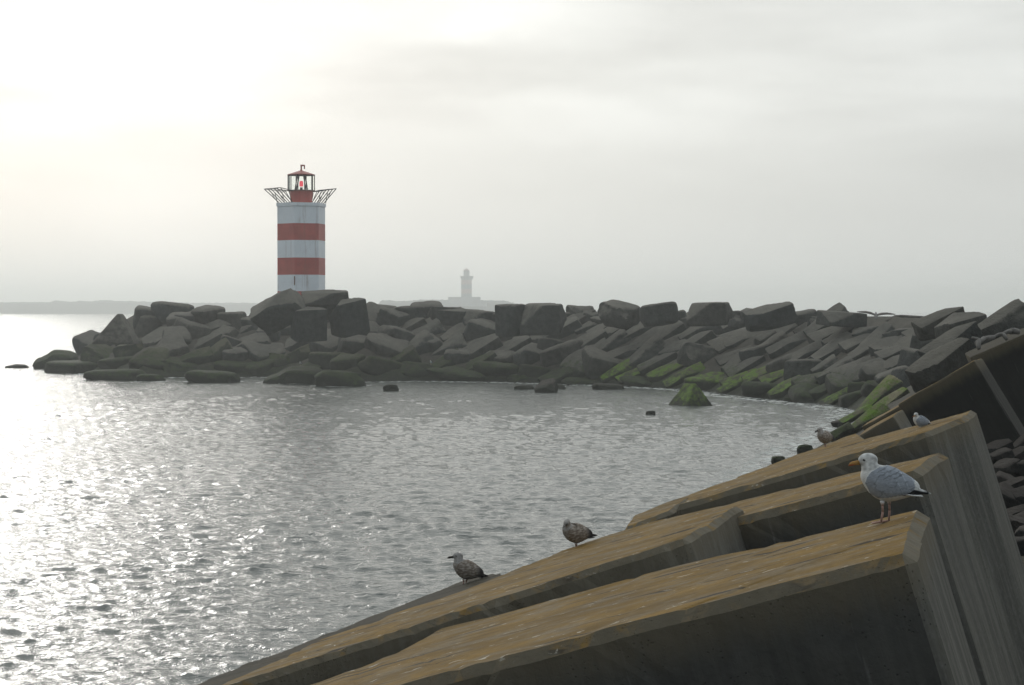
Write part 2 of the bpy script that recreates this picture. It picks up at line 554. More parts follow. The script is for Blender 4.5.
crest = [  # hand placed crest line
    (115, 324, 48, 25, 'w', '.'), (151, 317, 36, 26, 'b', '.'), (171, 311, 42, 22, 'b', '.'), (205, 315, 34, 25, 'b', '.'),
    (231, 319, 26, 22, 'b', '.'), (253, 312, 20, 14, 'w', '.'), (251, 322, 28, 16, 'b', '.'),
    (376, 310, 44, 18, 's', '.'), (408, 313, 34, 18, 'b', '.'), (427, 309, 34, 18, 'b', '.'), (455, 316, 34, 22, 'c', '.'),
    (478, 318, 38, 22, 'c', '.'), (580, 315, 28, 20, 'p', '.'), (592, 317, 16, 16, 'b', '.'),
    (678, 316, 18, 16, 'b', '.'), (749, 313, 28, 14, 'c', '.'), (800, 318, 34, 16, 'b', '.'), (786, 318, 20, 16, 'b', '.'),
    (735, 314, 14, 12, 'b', '.'),
    (566, 318, 22, 16, 'b', '.'), (600, 321, 20, 14, 'b', '.'), (640, 320, 24, 15, 'b', '.'), (684, 321, 20, 14, 'b', '.'), (738, 319, 22, 13, 'b', '.'),
    (820, 321, 24, 12, 'b', '.'), (366, 312, 24, 14, 'b', '.'), (392, 313, 28, 12, 'b', '.'), (442, 315, 26, 14, 'b', '.'), (495, 318, 24, 16, 'b', '.'),
    (218, 318, 22, 16, 'b', '.'), (188, 319, 24, 16, 'b', '.'), (136, 326, 26, 18, 'b', '.'),
]
for (px, py, w, h, k, mt) in crest:
    p = hit(px, py + h * .5) or at(px, py, 220)
    rock(px, py + 3, w * .92, h * (.8 if px < 300 else .92), k, mt, Y=p.y + 1.0, ang=random.uniform(-10, 14), roll=random.uniform(-4, 14), dip=.2)

special = [
    (277, 310.5, 40, 38, 's', '.', dict(Y=203, ang=36, roll=24, head=-8, thin=(.8, .62)), 'large tilted grey slab leaning up against the foot of the red and white lighthouse'),
    (324, 297.5, 50, 12, 'c', '.', dict(Y=206, ang=4, roll=6, head=8), 'flat-topped slab on the crest right in front of the lighthouse base'),
    (326, 309, 36, 20, 'c', '.', dict(Y=209, ang=2, roll=2, head=6), 'dark square block tucked under the flat-topped slab before the lighthouse'),
    (308, 324, 34, 31, 'c', '.', dict(Y=202, ang=3, roll=8, head=22), 'big upright square block below the lighthouse with a pale left edge'),
    (348, 317, 34, 33, 'c', '.', dict(Y=204, ang=13, roll=6, head=34), 'tall dark block with pointed corner just right of the lighthouse'),
    (511, 320, 28, 30, 'c', '.', dict(Y=206, head=28, ang=4), 'dark square block with pale left side below the distant pale tower'),
    (544, 319, 46, 29, 'c', '.', dict(Y=204, head=-16, ang=1, roll=4), 'broad flat-topped block on the crest with rusty top, right of the distant tower'),
    (618, 314.5, 35, 19, 'b', '.', dict(Y=203, ang=-6), 'left one of the two high rounded boulders on the breakwater crest'),
    (660, 315, 34, 19, 'b', '.', dict(Y=200, ang=8), 'right one of the two high rounded boulders on the breakwater crest'),
    (711, 314, 46, 22, 'c', '.', dict(Y=190, head=-20, ang=2, roll=2), 'sharp square dark block standing on the breakwater crest against the sky'),
    (771, 317, 46, 26, 's', '.', dict(Y=184, ang=18, roll=12, head=5), 'long tilted block with brown top on the crest right of the square block'),
    (843, 319, 44, 14, 'c', '.', dict(Y=172, ang=-3, roll=3, head=18), 'long dark crest block with square right end beside the flying gull'),
    (906, 322, 36, 11, 'b', 'k', dict(Y=172), 'low dark boulder behind the crest just below the flying gull'),
    (113, 375.5, 56, 11, 'd', 'm', dict(Y=214, roll=4, ang=2), 'long flat dark rock awash at the foot of the breakwater tip'),
    (151, 378.5, 27, 7, 'd', 'm', dict(Y=211, roll=4, ang=2), 'small flat dark rock awash beside the longest flat rock'),
    (211, 377.5, 50, 12, 'd', 'm', dict(Y=206.5, roll=4, ang=0), 'low domed dark rock in the water below left of the lighthouse'),
    (294, 376, 58, 17, 'd', 'm', dict(Y=204, roll=12, ang=4), 'broad green-topped rock at the waterline below the lighthouse'),
    (341, 380, 48, 15, 'd', 'm', dict(Y=197, roll=12, ang=6), 'wedge-shaped mossy rock in the water right below the lighthouse'),
    (391, 388.5, 15, 7, 'd', 'k', dict(Y=185), 'small round dark rock alone in the water right of the lighthouse'),
    (546.5, 389, 19, 11, 'p', 'k', dict(Y=182), 'small pointed dark rock in the water below the flat-topped crest block'),
    (525, 387.5, 20, 4, 'd', 'k', dict(Y=189), 'thin flat rock awash left of the small pointed rock'),
    (556, 386.5, 18, 4, 'd', 'k', dict(Y=189.5), 'thin flat rock awash right behind the small pointed rock'),
    (609, 387, 30, 6, 'd', 'k', dict(Y=189), 'flat dark rock awash left of the bright green slabs'),
    (691, 397, 44, 20, 'w', 'g', dict(Y=157, head=32), 'pyramid-shaped rock with green left face standing alone in the water'),
    (651, 413, 9, 4, 'd', 'k', dict(Y=143.5), 'tiny dark rock breaking the water left of the green pyramid rock'),
    (16, 366.5, 22, 4, 'd', 'k', dict(Y=257), 'flat dark rock awash left of the breakwater tip'),
    (55, 360, 42, 18, 'd', 'm', dict(Y=254), 'pointed mossy rock at the very tip of the breakwater'),
    (75, 369, 48, 12, 'b', 'm', dict(Y=238, roll=6, ang=0), 'low wet rock in front of the pointed mossy tip rock'),
]
for (px, py, w, h, k, mt, kw, lb) in special:
    rock(px, py, w, h, k, mt, label=lb, **kw)

face = [
    # tip and left of the lighthouse
    (90, 349, 32, 26, 'b', '.'), (100, 362, 40, 18, 'b', 'm'), (133, 338, 38, 28, 'b', '.'), (152, 330, 34, 22, 'b', '.'),
    (163, 340, 36, 24, 's', '.'), (112, 345, 34, 26, 'b', '.'), (132, 355, 36, 22, 'b', 'm'), (118, 366, 40, 14, 'b', 'm'),
    (148, 364, 36, 18, 'b', 'm'), (169, 353, 32, 22, 'b', '.'), (175, 369, 38, 14, 'b', 'm'), (185, 325, 32, 22, 'b', '.'),
    (189, 335, 32, 24, 'b', '.'), (212, 331, 36, 20, 's', '.'), (176, 341, 28, 20, 'b', '.'), (206, 346, 36, 20, 's', '.'),
    (250, 329, 30, 14, 's', '.'), (226, 337, 24, 18, 'b', '.'), (248, 346, 42, 26, 's', '.'), (279, 333, 34, 20, 's', '.'),
    (299, 345, 34, 22, 's', '.'), (264, 356, 38, 20, 'b', '.'), (235, 359, 32, 20, 'b', '.'), (213, 359, 38, 18, 's', 'm'),
    (191, 362, 42, 20, 's', 'm'), (230, 370, 34, 14, 'b', 'm'), (257, 369, 36, 14, 'b', 'm'), (303, 358, 36, 16, 'b', 'm'),
    (282, 364, 30, 16, 'b', 'm'), (268, 340, 22, 20, 'b', '.'), (228, 348, 22, 18, 'b', '.'), (318, 341, 24, 24, 'b', '.'),
    # right of the lighthouse
    (331, 318, 26, 26, 's', '.'), (374, 325, 36, 26, 'b', '.'), (392, 322, 26, 22, 'b', '.'), (442, 322, 34, 28, 'c', '.'), (411, 328, 28, 22, 's', '.'),
    (424, 335, 36, 22, 's', '.'), (385, 352, 44, 26, 'b', '.'), (358, 350, 38, 24, 'b', '.'), (333, 348, 38, 24, 'b', '.'),
    (415, 352, 38, 20, 's', '.'), (449, 350, 34, 22, 's', '.'), (455, 336, 28, 18, 's', '.'), (395, 340, 30, 22, 'b', '.'),
    (432, 348, 24, 20, 'b', '.'), (334, 362, 38, 16, 'b', 'm'), (377, 369, 42, 16, 'b', 'm'), (418, 372, 46, 16, 'b', 'm'),
    (400, 363, 36, 16, 's', 'm'), (447, 376, 42, 12, 'b', 'm'), (446, 366, 36, 14, 's', 'm'), (320, 371, 34, 14, 'b', 'm'),
    (350, 365, 32, 16, 'b', 'm'), (366, 338, 26, 24, 'b', '.'),
    # below the distant tower and the flat-topped block
    (486, 334, 40, 24, 'b', '.'), (462, 334, 26, 20, 's', '.'), (531, 336, 36, 20, 's', '.'), (558, 337, 48, 22, 's', '.'),
    (480, 352, 40, 22, 's', '.'), (513, 351, 36, 20, 's', '.'), (534, 360, 36, 24, 'b', '.'), (563, 360, 42, 28, 'b', '.'),
    (457, 360, 26, 18, 'b', '.'), (500, 362, 30, 18, 'b', '.'), (577, 324, 38, 20, 's', '.'), (590, 329, 28, 16, 's', '.'),
    (589, 346, 38, 16, 's', '.'), (595, 355, 34, 14, 's', '.'), (588, 368, 46, 20, 'b', '.'), (503, 371, 46, 14, 'b', 'm'),
    (466, 376, 50, 12, 'b', 'm'), (522, 380, 28, 9, 'b', 'm'), (537, 374, 32, 12, 'b', 'm'), (567, 378, 46, 15, 's', 'm'),
    (588, 383, 50, 7, 'b', 'm'), (480, 368, 34, 14, 's', 'm'), (506, 338, 22, 18, 'b', '.'), (551, 349, 24, 16, 'b', '.'),
    # slabs below the two boulders and the square block
    (620, 333, 36, 17, 's', '.'), (602, 332, 26, 14, 's', '.'), (642, 333, 38, 18, 's', '.'), (684, 327, 30, 15, 's', '.'),
    (661, 342, 46, 17, 's', '.'), (612, 348, 38, 15, 's', '.'), (597, 343, 24, 13, 's', '.'), (682, 343, 34, 17, 's', '.'),
    (700, 333, 38, 16, 's', '.'), (724, 331, 30, 18, 's', '.'), (630, 354, 38, 14, 's', '.'), (646, 359, 44, 14, 's', '.'),
    (697, 346, 36, 20, 's', '.'), (702, 360, 42, 26, 'b', '.'), (728, 345, 30, 24, 's', '.'), (735, 359, 30, 20, 's', '.'),
    (660, 366, 38, 17, 's', '.'), (608, 367, 46, 20, 'b', '.'), (619, 375, 34, 14, 's', 'g'), (638, 377, 36, 15, 's', 'g'),
    (667, 376, 34, 17, 's', 'g'), (687, 379, 36, 18, 's', 'g'), (712, 385, 46, 16, 'b', 'g'), (736, 388, 34, 16, 's', 'g'),
    (645, 384, 44, 9, 'b', 'm'), (675, 354, 28, 16, 'b', '.'), (680, 366, 26, 14, 's', '.'), (664, 323, 30, 12, 's', '.'),
    # towards the bend
    (745, 339, 38, 30, 's', '.'), (776, 335, 42, 20, 's', '.'), (773, 347, 32, 16, 's', '.'), (792, 347, 40, 20, 's', '.'),
    (808, 356, 36, 17, 's', '.'), (829, 326, 42, 14, 's', '.'), (809, 330, 24, 11, 's', '.'), (831, 336, 38, 15, 's', '.'),
    (845, 339, 42, 18, 's', '.'), (836, 354, 46, 18, 's', '.'), (861, 345, 36, 17, 's', '.'), (869, 352, 36, 17, 's', '.'),
    (826, 368, 28, 15, 's', '.'), (838, 374, 40, 17, 's', '.'), (855, 371, 38, 18, 's', '.'), (868, 376, 36, 22, 's', '.'),
    (742, 364, 34, 18, 's', '.'), (748, 370, 36, 16, 's', '.'), (808, 373, 36, 22, 'b', '.'), (788, 366, 34, 18, 'b', '.'),
    (760, 356, 30, 18, 'b', '.'), (742, 382, 36, 17, 's', 'g'), (764, 377, 36, 17, 's', 'g'), (779, 379, 32, 18, 's', 'g'),
    (768, 391, 42, 13, 'b', 'm'), (789, 391, 32, 14, 's', 'g'), (812, 398, 36, 14, 'b', 'm'), (798, 402, 20, 6, 'b', 'm'),
    (826, 393, 28, 14, 's', 'm'), (840, 400, 30, 17, 's', 'g'), (856, 402, 28, 17, 'b', 'm'), (812, 385, 30, 16, 'b', '.'),
    (848, 388, 34, 18, 'b', '.'), (876, 331, 46, 9, 'c', '.'), (757, 326, 30, 14, 's', '.'), (793, 329, 26, 12, 's', '.'),
    # the bend on the right
    (891, 348, 32, 20, 's', '.'), (899, 354, 36, 22, 's', '.'), (880, 340, 32, 15, 's', '.'), (914, 347, 30, 28, 's', '.'), (932, 350, 34, 30, 'b', '.'),
    (920, 364, 34, 24, 'b', '.'), (879, 376, 34, 20, 'b', '.'), (898, 366, 30, 12, 's', '.'), (897, 382, 36, 22, 'b', '.'),
    (914, 383, 34, 22, 'b', '.'), (907, 333, 40, 9, 'c', '.'), (926, 332, 36, 18, 's', '.'), (880, 392, 30, 16, 'b', 'm'),
    (864, 392, 26, 14, 'b', 'm'), (940, 338, 34, 20, 's', '.'),
]
for (px, py, w, h, k, mt) in face:
    rock(px, py, w, h, k, mt)

right = [   # big blocks between the bend and the near shore, own distances
    (941, 323, 46, 22, 's', '.', dict(Y=120, ang=26, roll=16, head=10), 'tall sloping block on the crest right of the flying gull'),
    (963, 327, 46, 22, 'c', '.', dict(Y=112, ang=14, roll=10, head=14), 'big crest block with square right end near the right edge'),
    (1004, 326, 62, 18, 's', '.', dict(Y=92, ang=22, roll=16, head=12), 'brown-topped slab on the crest at the right edge of the view'),
    (953, 346, 50, 20, 's', '.', dict(Y=84, ang=36, roll=10, head=20), 'thin dark slab with lit upper edge leaning up behind the dark near block'),
    (944, 366, 56, 22, 's', '.', dict(Y=66, ang=34, roll=8, head=20), 'slab with thin pale edge lying just behind the dark tilted block'),
    (878, 398, 42, 11, 's', 'g', dict(Y=112, ang=43, roll=14, head=12, thin=(.34, .16)), 'long thin slab striped green and pale, tilted up beside the bay corner'),
    (888, 404, 40, 13, 's', 'g', dict(Y=106, ang=36, roll=14, head=12, thin=(.34, .16)), 'green slab tilted up right of the thin striped slab'),
    (857, 415, 32, 11, 's', 'g', dict(Y=105, ang=30, roll=14, head=12, thin=(.34, .16)), 'bright green slab at the water just below the thin striped slab'),
    (866, 420, 44, 12, 's', 'g', dict(Y=92, ang=33, roll=14, head=12, thin=(.34, .16)), 'green-edged slab sloping down to the gull on the far block'),
    (842, 433, 20, 12, 's', 'm', dict(Y=84, ang=40, roll=30, head=0), 'small pale-faced slab right of the far sitting gull'),
    (806, 450, 16, 9, 'd', 'm', dict(Y=88), 'dark mossy rock left of the far sitting gull'),
    (779, 460, 13, 7, 'd', 'm', dict(Y=84), 'round wet rock at the water above the ochre slab'),
    (838, 424, 12, 5, 'b', 'k', dict(Y=112), 'small rock awash in the corner of the bay'),
]
for (px, py, w, h, k, mt, kw, lb) in right:
    rock(px, py, w, h, k, mt, label=lb, **kw)

# dark rubble behind the concrete blocks at the right edge
rub = [(1003, 458, 22, 13), (1018, 456, 24, 14), (1008, 470, 26, 15), (1022, 470, 22, 15), (1006, 482, 20, 12), (1016, 486, 28, 15),
       (1030, 484, 24, 16), (1012, 499, 26, 15), (1026, 500, 24, 16), (1016, 514, 26, 16), (1030, 517, 22, 16), (1018, 528, 26, 15),
       (1028, 536, 22, 15), (1022, 546, 22, 15), (1000, 448, 24, 12), (1024, 444, 26, 14)]
for (px, py, w, h) in rub:
    p = on_plane(px, py, Vector((0, 0, 3.0)), Vector((0, 0, 1)))
    rock(px, py, w, h, 's' if random.random() < .6 else 'b', 'k', Y=float(np.interp(py, [440, 550], [44, 33])))

# labels that single every rock out
def zone(px):
    for lim, z in ((95, 'at the breakwater tip'), (150, 'beside the breakwater tip'), (195, 'left between tip and lighthouse'),
                   (262, 'just left of the lighthouse'), (345, 'below the lighthouse'),
                   (400, 'just right of the lighthouse'), (450, 'left of the distant tower'), (500, 'below the distant tower'), (560, 'below the flat-topped crest block'),
                   (605, 'right of the flat-topped crest block'), (680, 'below the two crest boulders'), (740, 'below the square crest block'),
                   (800, 'right of the square crest block'), (850, 'left of the flying gull'), (885, 'below the flying gull'), (945, 'at the bay corner')):
        if px < lim: return z
    return 'behind the foreground blocks'


def row(px, py):
    top = float(np.interp(px, [60, 110, 170, 280, 420, 560, 720, 830, 900, 1024], [352, 318, 306, 300, 304, 306, 308, 316, 322, 326]))
    bot = float(np.interp(px, [60, 130, 340, 620, 740, 850, 1024], [368, 378, 382, 386, 397, 412, 540]))
    f = (py - top) / (bot - top)
    return ('on the crest' if f < .12 else 'on the upper slope' if f < .36 else 'midway up the slope' if f < .62
            else 'low on the slope' if f < .82 else 'at the waterline') if px < 960 else 'among the dark rubble'


ADJ = {'.': 'grey', 'm': 'dark algae-stained', 'g': 'bright green', 'k': 'dark wet'}
NOUN = {'b': 'boulder', 's': 'tilted slab', 'c': 'squared block', 'p': 'angular rock', 'w': 'pointed rock', 'd': 'low rock'}
cells = {}
for r_ in ROCKS:
    o, px, py, k, mt, lb = r_
    o['category'] = KINDCAT[k]; o['kind'] = 'thing'
    o['group'] = 'rubble behind the foreground blocks' if px >= 995 and py > 440 else 'blocks and boulders of the breakwater'
    if lb: o['label'] = lb
    else:
        cells.setdefault((ADJ[mt], NOUN[k], row(px, py), zone(px)), []).append(r_)
ORD = ['leftmost', 'second', 'third', 'fourth', 'fifth', 'sixth', 'seventh', 'eighth', 'ninth', 'tenth', 'eleventh', 'twelfth', 'thirteenth', 'fourteenth', 'fifteenth']
for (adj, noun, rw, zn), lst in cells.items():
    lst.sort(key=lambda q: q[1])
    for i, q in enumerate(lst):
        if len(lst) == 1: s = f'{adj} {noun} {rw} {zn}'
        elif i == len(lst) - 1: s = f'rightmost {adj} {noun} {rw} {zn}'
        elif i == 0: s = f'leftmost {adj} {noun} {rw} {zn}'
        else: s = f'{ORD[i]} from left {adj} {noun} {rw} {zn}'
        q[0]['label'] = s

# ------------------------------------------------------------------ foreground blocks
TH, TAU = R(15), R(17)
LV = Vector((-cos(TH) * cos(TAU), sin(TH) * cos(TAU), -sin(TAU)))
WV = Vector((sin(TH), cos(TH), 0))
NV = WV.cross(LV) * -1
if NV.z < 0: NV = -NV
P0 = at(905, 552, 12.2)


def slab_block(pts, delta, H, label, mat, bev=.09, Yshift=None):
    p0 = P0 + NV * delta
    P = [on_plane(px, py, p0, NV) for px, py in pts]
    org = P[0].copy()
    # local frame: x along the length, y across, z out of the top
    X = -LV; Yv = NV.cross(X); M3 = Matrix((X, Yv, NV)).transposed()
    inv = M3.transposed()
    loc = [inv @ (p - org) for p in P]
    bm = bmesh.new()
    top = [bm.verts.new((q.x, q.y, 0)) for q in loc]
    bot = [bm.verts.new((q.x, q.y, -H)) for q in loc]
    bm.faces.new(top); bm.faces.new(bot[::-1])
    n = len(P)
    for i in range(n):
        bm.faces.new((top[i], bot[i], bot[(i + 1) % n], top[(i + 1) % n]))
    bmesh.ops.recalc_face_normals(bm, faces=bm.faces[:])
    bmesh.ops.bevel(bm, geom=[e for e in bm.edges if not all(v.co.z < -H + .01 for v in e.verts)], offset=bev, segments=1, affect='EDGES', clamp_overlap=True)
    # break the clean edges: subdivide long edges and nudge
    for _ in range(6):
        bmesh.ops.subdivide_edges(bm, edges=[e for e in bm.edges if e.calc_length() > .13 and all(v.co.z > -.6 for v in e.verts)], cuts=1, use_grid_fill=False)
    for _ in range(3):
        bmesh.ops.subdivide_edges(bm, edges=[e for e in bm.edges if e.calc_length() > .45], cuts=1, use_grid_fill=False)
    bmesh.ops.triangulate(bm, faces=[f for f in bm.faces if len(f.verts) > 4])
    cen = sum((v.co for v in bm.verts), Vector()) / len(bm.verts)
    for v in bm.verts:
        q = v.co
        ch = mnoise.fractal(q * 5.5 + org, .8, 2.0, 4)
        amt = min(.014, max(0, ch - .25) * .06) + .004 * mnoise.noise(q * 16)
        if q.z > -.25: v.co = q + Vector((0, 0, -amt * .5)) + (cen - q).normalized() * amt
    for v in bm.verts:
        q = v.co
        v.co = q + .018 * Vector((mnoise.noise(q * 2.1 + org), mnoise.noise(q * 2.3 - org), mnoise.noise(q * 1.7 + org * 2)))
    o = from_bm('concrete_block', bm, mat)
    o.matrix_world = Matrix.Translation(org) @ M3.to_4x4()
    tag(o, label, 'concrete block', 'concrete armour blocks in the foreground')
    return o, p0


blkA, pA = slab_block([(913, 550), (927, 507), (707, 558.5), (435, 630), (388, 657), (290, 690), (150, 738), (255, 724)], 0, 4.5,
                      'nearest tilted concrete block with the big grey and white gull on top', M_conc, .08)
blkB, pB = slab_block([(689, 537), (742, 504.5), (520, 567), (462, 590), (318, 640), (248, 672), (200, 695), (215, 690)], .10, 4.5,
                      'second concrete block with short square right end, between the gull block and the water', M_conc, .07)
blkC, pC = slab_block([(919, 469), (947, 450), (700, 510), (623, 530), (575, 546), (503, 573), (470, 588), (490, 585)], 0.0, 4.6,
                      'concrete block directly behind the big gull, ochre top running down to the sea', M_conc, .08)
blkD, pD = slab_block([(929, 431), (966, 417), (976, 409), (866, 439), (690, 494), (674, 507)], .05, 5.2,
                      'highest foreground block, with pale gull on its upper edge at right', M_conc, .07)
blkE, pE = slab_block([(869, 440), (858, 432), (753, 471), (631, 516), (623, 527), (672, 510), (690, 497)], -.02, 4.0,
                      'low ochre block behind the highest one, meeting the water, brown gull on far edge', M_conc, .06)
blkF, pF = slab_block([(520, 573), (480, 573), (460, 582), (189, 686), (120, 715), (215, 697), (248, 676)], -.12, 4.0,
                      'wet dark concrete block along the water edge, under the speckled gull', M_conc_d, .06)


def box_block(px, py, Y, th, ta, ro, L, W, H, label, mat=M_conc, bev=.06, name='concrete_block'):
    """box given by its front right upper corner"""
    rot = Matrix.Rotation(-R(th), 3, 'Z') @ Matrix.Rotation(-R(ta), 3, 'Y') @ Matrix.Rotation(R(ro), 3, 'X')
    bm = bmesh.new()
    add_box(bm, (-L / 2, W / 2, -H / 2), (L, W, H))
    bmesh.ops.bevel(bm, geom=bm.edges[:], offset=bev, segments=2, profile=.6, affect='EDGES')
    for _ in range(2):
        bmesh.ops.subdivide_edges(bm, edges=[e for e in bm.edges if e.calc_length() > .5], cuts=1)
    bmesh.ops.triangulate(bm, faces=[f for f in bm.faces if len(f.verts) > 4])
    for v in bm.verts:
        q = v.co
        v.co = q + .03 * Vector((mnoise.noise(q * 2.1), mnoise.noise(q * 2.3 + Vector((9, 1, 1))), mnoise.noise(q * 1.7 + Vector((3, 7, 1)))))
    o = from_bm(name, bm, mat)
    o.matrix_world = Matrix.Translation(at(px, py, Y)) @ rot.to_4x4()
    tag(o, label, 'concrete block', 'concrete armour blocks in the foreground')
    return o


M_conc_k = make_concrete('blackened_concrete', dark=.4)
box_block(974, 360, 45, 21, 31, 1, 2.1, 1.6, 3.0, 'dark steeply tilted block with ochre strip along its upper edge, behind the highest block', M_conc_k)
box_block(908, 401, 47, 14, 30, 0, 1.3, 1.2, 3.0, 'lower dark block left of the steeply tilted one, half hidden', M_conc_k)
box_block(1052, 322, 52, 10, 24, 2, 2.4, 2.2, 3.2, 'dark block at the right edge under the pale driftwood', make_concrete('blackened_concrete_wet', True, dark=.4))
box_block(893, 416, 40, 30, 30, 10, .95, .8, 1.0, 'small pale-faced block behind the ochre block, between gull and dark block', M_conc, .05)

# driftwood lying on the dark blocks
def driftwood():
    pts = [at(976, 343, 49.5), at(984, 339, 49.8), at(994, 336.5, 50.2), at(1003, 333, 50.5), at(1011, 331, 51), at(1018, 331, 51.3)]
    bm = bmesh.new()
    for a, b, r in zip(pts, pts[1:], (.07, .06, .05, .06, .08)):
        add_bar(bm, a, b, r, 7, r * .9)
    add_bar(bm, at(1003, 333.5, 50.5), at(1006, 339, 50.2), .06, 6, .04)
    add_bar(bm, at(978, 342, 49.5), at(979, 348, 49.3), .09, 6, .05)
    add_bar(bm, at(980, 339.5, 49.7), at(972, 337, 49.6), .05, 6, .03)
    bmesh.ops.subdivide_edges(bm, edges=bm.edges[:], cuts=1, use_grid_fill=True)
    for v in bm.verts:
        v.co += .05 * Vector((mnoise.noise(v.co * 4), mnoise.noise(v.co * 4 + Vector((5, 0, 0))), mnoise.noise(v.co * 4 + Vector((0, 5, 0)))))
    org = pts[2].copy()
    for v in bm.verts: v.co -= org
    o = from_bm('driftwood', bm, M_wood, smooth=True); o.location = org
    tag(o, 'pale twisted driftwood lying on the dark block at the right edge', 'driftwood')


driftwood()

# ------------------------------------------------------------------ lighthouse
def lighthouse():
    Y = 214.0
    px = Y / F
    def zz(py): return at(512, py, Y).z
    base = at(301.5, 300, Y)
    root = empty('lighthouse', (base.x, base.y, zz(306)))
    z0 = root.location.z
    def q(py): return zz(py) - z0
    tag(root, 'red and white banded hexagonal lighthouse on the breakwater with glazed red lantern', 'lighthouse')
    R0 = 24.5 * px
    view = math.atan2(base.x, base.y)
    rot = R(76) + view
    def band(name, y0, y1, mat, r=R0):
        bm = bmesh.new(); add_prism(bm, 6, [(r, q(y0)), (r, q(y1))], rot)
        return from_bm(name, bm, mat, root)
    band('base_band', 312, 291.4, M_red)
    band('white_band', 291.4, 275, M_white)
    band('red_band', 275, 258.1, M_red)
    band('white_band', 258.1, 240.7, M_white)
    band('red_band', 240.7, 224.1, M_red)
    band('white_band', 224.1, 206.8, M_white)
    band('cornice', 206.8, 203.5, M_white, R0 + 1.0 * px)
    # narrow brown strip standing for a rust streak on the front left corner
    a = rot + R(60)
    bm = bmesh.new()
    add_box(bm, ((R0 + .02) * sin(a + .05) * -1, (R0 + .02) * cos(a + .05) * -1, q(281)), (.18, .18, 9 * px), Matrix.Rotation(-a, 3, 'Z'))
    # put it on the side that faces the camera
    vis = min(((sin(rot + k * pi / 3), cos(rot + k * pi / 3)) for k in range(6)), key=lambda s: abs((s[0] * R0) - (-7.5 * px)) + (50 if s[1] > 0 else 0))
    bm.clear()
    add_box(bm, (vis[0] * (R0 + .01), vis[1] * (R0 + .01), q(281)), (.11, .11, 9 * px), Matrix.Rotation(-math.atan2(vis[0], vis[1]), 3, 'Z'))
    from_bm('rust_streak', bm, M_frame, root)
    # drum and lantern
    rd = 11.2 * px
    bm = bmesh.new(); add_prism(bm, 12, [(rd * .96, q(203.5)), (rd, q(196)), (rd * 1.06, q(191.2))]); from_bm('drum', bm, M_red, root)
    rl = 13.2 * px
    bm = bmesh.new(); add_prism(bm, 24, [(rl * 1.04, q(191.2)), (rl * 1.06, q(190.4))]); from_bm('lantern_floor', bm, M_frame, root)
    gl = bmesh.new(); add_prism(gl, 10, [(rl * .97, q(190.3)), (rl * .97, q(175.4))], R(8)); from_bm('lantern_glazing', gl, M_glass, root)
    for k in range(10):
        a = R(8) + 2 * pi * k / 10
        bm = bmesh.new(); add_bar(bm, (rl * sin(a), rl * cos(a), q(190.4)), (rl * sin(a), rl * cos(a), q(175.2)), .055, 6)
        from_bm('glazing_bar', bm, M_metal, root)
    for s in (-1, 1):
        bm = bmesh.new()
        for f in (-1, 1):
            add_bar(bm, (s * 3.0 * px, f * rl * .55, q(175.5)), (s * 5.4 * px, f * rl * .55, q(190.4)), .06, 6)
        from_bm('lantern_strut', bm, M_metal, root)
    bm = bmesh.new(); add_prism(bm, 20, [(rl * 1.05, q(175.4)), (rl * 1.05, q(174.6)), (rl * .42, q(171.8)), (1.3 * px, q(170.6)), (1.1 * px, q(170.0))])
    rf = from_bm('roof', bm, M_roof, root)
    bm = bmesh.new()
    add_bar(bm, (0, 0, q(171)), (0, 0, q(165.3)), .09, 8); add_bar(bm, (-.09, 0, q(165.4)), (3.2 * px, 0, q(165.4)), .09, 8)
    add_bar(bm, (3.2 * px, 0, q(165.0)), (3.2 * px, 0, q(169.0)), .07, 8)
    v = from_bm('vent_pipe', bm, M_roof, rf)
    bm = bmesh.new(); add_prism(bm, 12, [(1.7 * px, q(186.5)), (1.9 * px, q(185)), (1.9 * px, q(182)), (1.2 * px, q(181))]); lp = from_bm('lamp', bm, M_lamp, root)
    bm = bmesh.new(); add_prism(bm, 12, [(1.4 * px, q(190.4)), (1.4 * px, q(187.4))]); from_bm('lamp_base', bm, M_frame, root)
    # two flared lattice wings and a gallery rail
    for s in (-1, 1):
        TW = Matrix.Rotation(R(38), 4, 'Z')
        bm = bmesh.new()
        inb = 17.5 * px if s < 0 else 18.5 * px
        outt = 33.5 * px if s < 0 else 31.5 * px
        ztop = q(189.6 if s < 0 else 188.2)
        dep = R0 * .5
        nb = 6
        for k in range(nb):
            y = -dep + 2 * dep * k / (nb - 1)
            yo = y * 1.25
            add_bar(bm, (s * inb, y, q(203.4)), (s * outt, yo, ztop), .05, 5)
        for f in (0, 1.0):
            x = s * (inb + (outt - inb) * f); z = q(203.4) + (ztop - q(203.4)) * f; d_ = dep * (1 + .25 * f)
            add_bar(bm, (x, -d_, z), (x, d_, z), .045, 5)
        bm.transform(TW); from_bm('lattice_wing', bm, M_metal, root)
        bm = bmesh.new()
        for y in (-dep * 1.1, 0, dep * 1.1):
            add_bar(bm, (s * outt, y * 1.1, ztop), (s * rl, y * .5, q(191.6)), .045, 5)
            add_bar(bm, (s * (inb + .3 * (outt - inb)), y, q(192.5 if s < 0 else 191.6)), (s * (inb + .12 * (outt - inb)), y, q(203.4)), .045, 5)
            add_bar(bm, (s * (inb + .62 * (outt - inb)), y, q(191.5 if s < 0 else 190.5)), (s * (inb + .25 * (outt - inb)), y, q(200)), .04, 5)
        bm.transform(TW); from_bm('wing_brace', bm, M_metal, root)


lighthouse()


